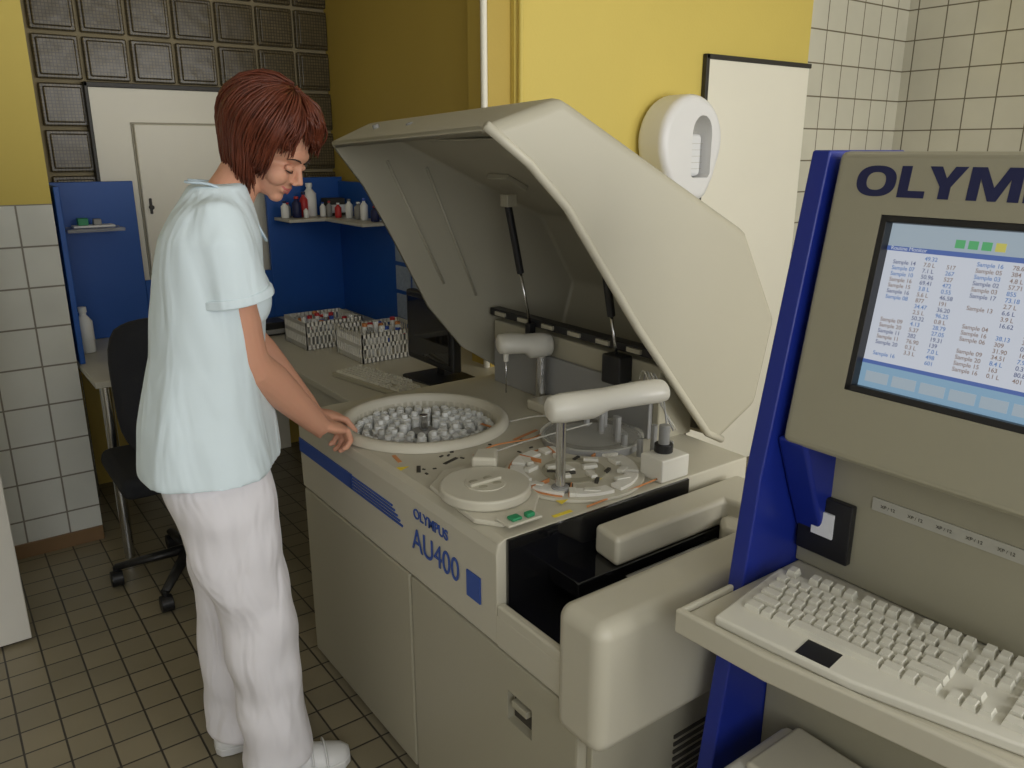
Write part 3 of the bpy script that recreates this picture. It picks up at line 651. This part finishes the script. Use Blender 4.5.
loft(bm,[(-.012,.155,.225,.868),(-.012,.152,.220,.90),(-.008,.140,.204,.98),(.0,.124,.182,1.06),(.006,.115,.170,1.12),(.016,.118,.170,1.21),(.026,.114,.168,1.30),(.036,.102,.164,1.375),(.044,.084,.142,1.422),(.052,.068,.100,1.458),(.058,.058,.070,1.482)],fold=.022)
for sh,el,sg in((shR,elR,-1),(shL,elL,1)):
    e_=sh.lerp(el,.50); inn=sh-Lf*sg*.08+UP*.025
    tube(bm,[inn,sh-Lf*sg*.02+UP*.006,sh.lerp(el,.12),sh.lerp(el,.28),e_],[(.052,.045),(.061,.058),(.066,.063),(.071,.068),(.082,.080)],n=24)
ell(bm,B(.095,-.065,1.245),(.058,.060,.065)); ell(bm,B(.095,.065,1.245),(.058,.060,.065))
tn=obj_bm("tunic",bm,M_tunic,Wm,smooth=True); remesh(tn,.007,7)
tx=bpy.data.textures.new("folds",'CLOUDS'); tx.noise_scale=.18; tx.noise_depth=0
md=tn.modifiers.new("d",'DISPLACE'); md.texture=tx; md.strength=.016; md.mid_level=.42; md.texture_coords='GLOBAL'
bm=bmesh.new()
for sh,el in((shR,elR),(shL,elL)):
    a=sh.lerp(el,.45); b_=sh.lerp(el,.52); tube(bm,[a,b_],[(.0815,.079),(.085,.082)],n=28)
obj_bm("sleeve_cuffs",bm,M_tunic,Wm,bev=.004)
# V-neck band
bm=bmesh.new()
for s in(-1,1): tube(bm,smoothpts([B(.0,s*.055,1.488),B(.06,s*.062,1.478),B(.118,s*.040,1.425),B(.150,s*.004,1.360)],4),[(.003,.008)]*13,n=8)
obj_bm("neck_band",bm,M_trim,Wm,smooth=True)
bm=bmesh.new()
loft(bm,[(0,.115,.175,.97),(0,.125,.180,.90),(-.005,.125,.178,.84),(-.005,.10,.15,.78)])
hR,hL=B(0,-.085,.86),B(0,.085,.86)
kR,kL=Vector((.505,1.715,.48)),Vector((.495,1.895,.48)); aR,aL=Vector((.525,1.72,.065)),Vector((.485,1.90,.065))
for h,k,a in((hR,kR,aR),(hL,kL,aL)):
    tube(bm,[h,h.lerp(k,.25),h.lerp(k,.6),k,k.lerp(a,.5),k.lerp(a,.9),a],[(.118,.105),(.112,.100),(.096,.09),(.084,.080),(.080,.078),(.084,.082),(.086,.084)],n=26,ref=F)
tr=obj_bm("trousers",bm,M_trou,Wm,smooth=True); remesh(tr,.007,5)
tx2=bpy.data.textures.new("folds2",'CLOUDS'); tx2.noise_scale=.11; tx2.noise_depth=0
md=tr.modifiers.new("d",'DISPLACE'); md.texture=tx2; md.strength=.022; md.texture_coords='GLOBAL'
HC=Vector((.655,1.785,1.557)); hy=R(-48); hp=R(34)
MH=Matrix.Translation(HC)@Matrix.Rotation(hy,4,'Z')@Matrix.Rotation(hp,4,'Y')@Matrix.Scale(.92,4)
bm=bmesh.new()
ell(bm,(-.012,0,.030),(.094,.074,.086),MH); ell(bm,(.028,0,-.033),(.060,.056,.074),MH)
ell(bm,(.064,0,-.090),(.019,.020,.017),MH); ell(bm,(.036,0,-.070),(.043,.040,.034),MH)
for s in(-1,1):
    ell(bm,(.056,s*.036,-.034),(.031,.026,.027),MH)
    ell(bm,(-.002,s*.075,-.012),(.018,.009,.030),MH)
    ell(bm,(.096,s*.009,-.038),(.008,.006,.0055),MH)
ell(bm,(.070,0,.020),(.019,.046,.020),MH)
tube(bm,[MH@Vector(q) for q in((.082,0,.006),(.091,0,-.012),(.105,0,-.032),(.094,0,-.040))],[.006,.007,.0080,.006],n=12)
ell(bm,(.080,0,-.063),(.009,.024,.013),MH)
nb=B(.06,0,1.42)
tube(bm,[nb,nb.lerp(MH@Vector((-.03,0,-.06)),.55),MH@Vector((-.028,0,-.05)),MH@Vector((-.02,0,0))],[(.054,.056),(.048,.049),(.048,.049),(.05,.05)],n=24)
loft(bm,[(0,.09,.14,1.0),(.005,.09,.14,1.2),(.02,.075,.135,1.34),(.04,.05,.09,1.41),(.05,.046,.058,1.45)],n=28)
def hand(bm,w,dirv,palm,side,curl):
    d=dirv.normalized(); pn=(palm-d*palm.dot(d)).normalized(); sd=side-d*side.dot(d)-pn*side.dot(pn); sd.normalize()
    c=w+d*.045
    Mh=basis(c,d,sd,pn)
    ell(bm,(0,0,0),(.050,.036,.016),Mh); ell(bm,(.012,.0,.0),(.036,.037,.014),Mh)
    ell(bm,(-.015,.022,.008),(.026,.016,.014),Mh)
    Ls=[(.040,.024,.018),(.044,.027,.019),(.041,.025,.018),(.032,.019,.016)]
    for i,(a,b_,c_) in enumerate(Ls):
        off=.027-i*.0180
        p0=w+d*.070+sd*off*.8; p1=w+d*(.088 if i<3 else .080)+sd*off
        an=R(curl[0]+i*2); dd=d*math.cos(an)+pn*math.sin(an)+sd*(.10-.06*i); dd.normalize(); p2=p1+dd*a
        an+=R(curl[1]); dd=d*math.cos(an)+pn*math.sin(an)+sd*.02; p3=p2+dd.normalized()*b_
        an+=R(curl[2]); dd=d*math.cos(an)+pn*math.sin(an); p4=p3+dd.normalized()*c_
        tube(bm,[p0,p1,p1.lerp(p2,.5),p2,p2.lerp(p3,.5),p3,p3.lerp(p4,.6),p4],[.0090,.0092,.0084,.0086,.0076,.0077,.0070,.0042],n=12)
    t0=w+d*.020+sd*.022+pn*.006; t1=t0+(d*.55+sd*.75+pn*.3).normalized()*.040; t2=t1+(d*.85+sd*.2+pn*.5).normalized()*.030; t3=t2+(d*.8-sd*.25+pn*.6).normalized()*.024
    tube(bm,[t0,t1,t1.lerp(t2,.5),t2,t2.lerp(t3,.6),t3],[.014,.0110,.0096,.0094,.0085,.0052],n=12)
AR=[ .036,.040,.043,.046,.047,.047,.046,.046,.045,.044,.042,.039,.036,.033,.031,(.028,.027),(.026,.025),(.026,.022),(.026,.02)]
for sh,el,wr in((shR,elR,wrR),(shL,elL,wrL)):
    st_=sh.lerp(el,.12)
    tube(bm,smoothpts([st_,sh.lerp(el,.5),el,el.lerp(wr,.3),el.lerp(wr,.7),wr,wr+(wr-el).normalized()*.03],3),AR,n=20)
dR=Vector((.82,.35,-.35)); hand(bm,wrR+(wrR-elR).normalized()*.008,dR,Vector((-.25,.1,-1)),Vector((-.35,.9,0)),(40,58,45))
dL=Vector((.9,-.05,-.35)); hand(bm,wrL+(wrL-elL).normalized()*.008,dL,Vector((-.25,-.1,-1)),Vector((-.1,-.9,0)),(38,55,40))
for st_,sg in((shR.lerp(elR,.16),-1),(shL.lerp(elL,.16),1)):
    tube(bm,[B(.02,sg*.06,1.34),st_],[.04,.036],n=16)
sk=obj_bm("body_skin",bm,M_skin,Wm,smooth=True); remesh(sk,.0031,3,.5)
bm=bmesh.new()
for s in(-1,1): ell(bm,(.0765,s*.031,-.006),(.010,.0135,.0085),MH)
obj_bm("eyelids",bm,M_skin,Wm,smooth=True)
bm=bmesh.new()
for s in(-1,1): tube(bm,[MH@Vector(q) for q in((.077,s*.045,-.011),(.0860,s*.036,-.0135),(.0870,s*.028,-.0135),(.083,s*.019,-.011))],[.0008,.0017,.0017,.0008],n=8)
for s in(-1,1): tube(bm,[MH@Vector(q) for q in((.070,s*.052,.014),(.084,s*.040,.021),(.090,s*.026,.020),(.090,s*.015,.015))],[.0008,.0016,.0020,.0012],n=8)
obj_bm("lashes_and_brows",bm,M_lash,Wm,smooth=True)
bm=bmesh.new()
tube(bm,[MH@Vector(q) for q in((.070,-.030,-.050),(.084,-.016,-.0595),(.0885,0,-.0615),(.084,.016,-.0595),(.070,.030,-.050))],[.0012,.0030,.0036,.0030,.0012],n=8)
tube(bm,[MH@Vector(q) for q in((.070,-.028,-.052),(.083,-.015,-.0655),(.0865,0,-.0690),(.083,.015,-.0655),(.070,.028,-.052))],[.0012,.0034,.0042,.0034,.0012],n=8)
obj_bm("lips",bm,M_lip,Wm,smooth=True)
# hair : rounded bob with swept bangs
bm=bmesh.new()
def scalp(th,ph,off):
    r=Vector((.094+off,.075+off,.086+off)); d=Vector((math.sin(th)*math.cos(ph),math.sin(th)*math.sin(ph),math.cos(th)))
    return Vector((-.012+r.x*d.x,r.y*d.y,.030+r.z*d.z))
nT,nP=14,40; G=[]
for j in range(nP):
    ph=2*math.pi*j/nP-math.pi; fr=abs(ph)/math.pi
    mx=R(50) if fr<.25 else (R(50)+(R(128)-R(50))*min(1,(fr-.25)/.2))
    G.append([bm.verts.new(MH@scalp(mx*i/nT+.001,ph,.018 if fr>.3 else .012)) for i in range(nT+1)])
for j in range(nP):
    for i in range(nT):
        bm.faces.new([G[j][i],G[(j+1)%nP][i],G[(j+1)%nP][i+1],G[j][i+1]])
cap=obj_bm("hair_cap",bm,M_hair,Wm,smooth=True); md=cap.modifiers.new("s",'SOLIDIFY'); md.thickness=.010
bm=bmesh.new()
H3=MH.to_3x3().normalized()
for q in range(2300):
    ph=random.uniform(-math.pi,math.pi); fr=abs(ph)/math.pi; off=random.uniform(.012,.026+.016*fr)
    sgn=1 if ph>0 else -1
    if fr<.20: tend=R(random.uniform(46,62)); drop=random.uniform(.01,.028); sw=random.uniform(.10,.40)
    elif fr<.32: tend=R(random.uniform(62,80)); drop=random.uniform(.01,.035); sw=random.uniform(0,.2)*sgn
    elif fr<.48: tend=R(random.uniform(92,102)); drop=random.uniform(.040,.062); sw=random.uniform(-.05,.15)*sgn
    else: tend=R(random.uniform(98,108)); drop=random.uniform(.075,.105); sw=random.uniform(-.08,.08)
    t0=R(random.uniform(2,45)); pts=[]; lift=random.uniform(.006,.014)
    for i in range(7):
        u_=i/6; th=t0+(tend-t0)*u_; pts.append(MH@scalp(th,ph+sw*u_*u_+random.uniform(-.008,.008),off+lift*math.sin(u_*math.pi)))
    tang=(pts[-1]-pts[-2]).normalized(); cen=MH@Vector((-.01,0,-.06)); inw=(cen-pts[-1]); inw.z=0; inw.normalize()
    if fr<.20: dirw=tang*.5+H3@Vector((.40,.1,-.6))+Vector((random.uniform(-.15,.15),random.uniform(-.15,.15),0))
    elif fr<.48: dirw=tang*.35+Vector((0,0,-1))*.5+H3@Vector((-.05,0,-.35))+Vector((random.uniform(-.1,.1),random.uniform(-.1,.1),0))
    else: dirw=tang*.30+Vector((0,0,-1))*.95+Vector((random.uniform(-.08,.08),random.uniform(-.08,.08),0))
    dirw.normalize(); l=drop; e0=pts[-1]
    bend=(inw*.014 if fr>.32 else Vector((0,0,0)))+Vector((random.uniform(-1,1),random.uniform(-1,1),0))*.004
    for i in range(1,4): pts.append(e0+dirw*l*i/3+bend*(i/3)**2)
    r=random.uniform(.0012,.0030)
    tube(bm,pts,[r*.5,r*.8,r,r,r,r,r,r*.95,r*.8,r*.3],n=5)
obj_bm("hair_locks",bm,M_hair,Wm,smooth=True)
# shoes
for nm,an,yy in(("shoe_right",aR,R(-14)),("shoe_left",aL,R(-6))):
    Ms=Matrix.Translation((an.x+.015,an.y,0))@Matrix.Rotation(yy,4,'Z')
    bm=bmesh.new()
    st=[(-.085,.012,.040),(-.075,.030,.050),(-.05,.036,.055),(.0,.037,.075),(.04,.040,.078),(.08,.046,.062),(.115,.046,.050),(.145,.038,.042),(.162,.018,.034)]
    rings=[]
    for x,hw,h in st:
        rings.append([bm.verts.new(Ms@Vector((x,hw*math.cos(t),.018+(h-.018)*max(0,math.sin(t))))) for t in [math.pi*k/10 for k in range(11)]])
    for i in range(len(rings)-1):
        for k in range(10): bm.faces.new([rings[i][k],rings[i][k+1],rings[i+1][k+1],rings[i+1][k]])
    for rg_ in(rings[0],rings[-1]): bm.faces.new(rg_)
    for i in range(len(rings)-1): bm.faces.new([rings[i][0],rings[i+1][0],rings[i+1][-1],rings[i][-1]])
    obj_bm(nm+"_upper",bm,M_shoe,Wm,smooth=True)
    poly=[(x,hw+.004) for x,hw,h in st]+[(x,-hw-.004) for x,hw,h in st[::-1]]
    prism(nm+"_sole",poly,'z',.001,.024,M_shoe,Wm,M=Ms,bev=.004)
    bm=bmesh.new()
    for xx in(.03,.065,.10): tube(bm,[Ms@Vector((xx,.046*math.cos(t),.02+(.058 if xx<.05 else (.052 if xx<.08 else .038))*math.sin(t))) for t in [math.pi*k/12 for k in range(13)]],[(.003,.010)]*13,n=8)
    obj_bm(nm+"_straps",bm,M_shoe,Wm,smooth=True)
    pipe(nm+"_ankle",[Vector((an.x,an.y,.03)),Vector((an.x,an.y,.14))],.036,M_trou,Wm,n=20)
# ------------------------------------------------------------------ lights
def area(name,loc,rot,sx,sy,e,col=(1,1,1)):
    l=bpy.data.lights.new(name,'AREA'); l.shape='RECTANGLE'; l.size=sx; l.size_y=sy; l.energy=e; l.color=col
    o=bpy.data.objects.new(name,l); o.location=loc; o.rotation_euler=rot; COL.objects.link(o); return o
area("window_daylight",(2.3,-1.51,1.7),(R(90),0,0),2.6,1.35,76,(1.0,.985,.95))
area("fill_light_left",(-.4,-1.51,1.7),(R(90),0,0),1.6,1.35,27,(.96,.98,1.0))  # added fill lamp at the left opening, lifts the left of the scene
W=bpy.data.worlds.new("world"); S.world=W; W.use_nodes=True; bg=W.node_tree.nodes["Background"]
sky=W.node_tree.nodes.new("ShaderNodeTexSky"); sky.sky_type='HOSEK_WILKIE'; sky.turbidity=6
W.node_tree.links.new(sky.outputs[0],bg.inputs[0]); bg.inputs[1].default_value=.5
# ------------------------------------------------------------------ camera
cam=bpy.data.cameras.new("camera"); cam.sensor_width=36; cam.lens=28.13; cam.clip_start=.02
co=bpy.data.objects.new("camera",cam); co.location=(0,0,1.55); co.rotation_euler=(R(90-16.3),0,R(-36.3)); COL.objects.link(co)
S.camera=co
S.view_settings.view_transform='Standard'
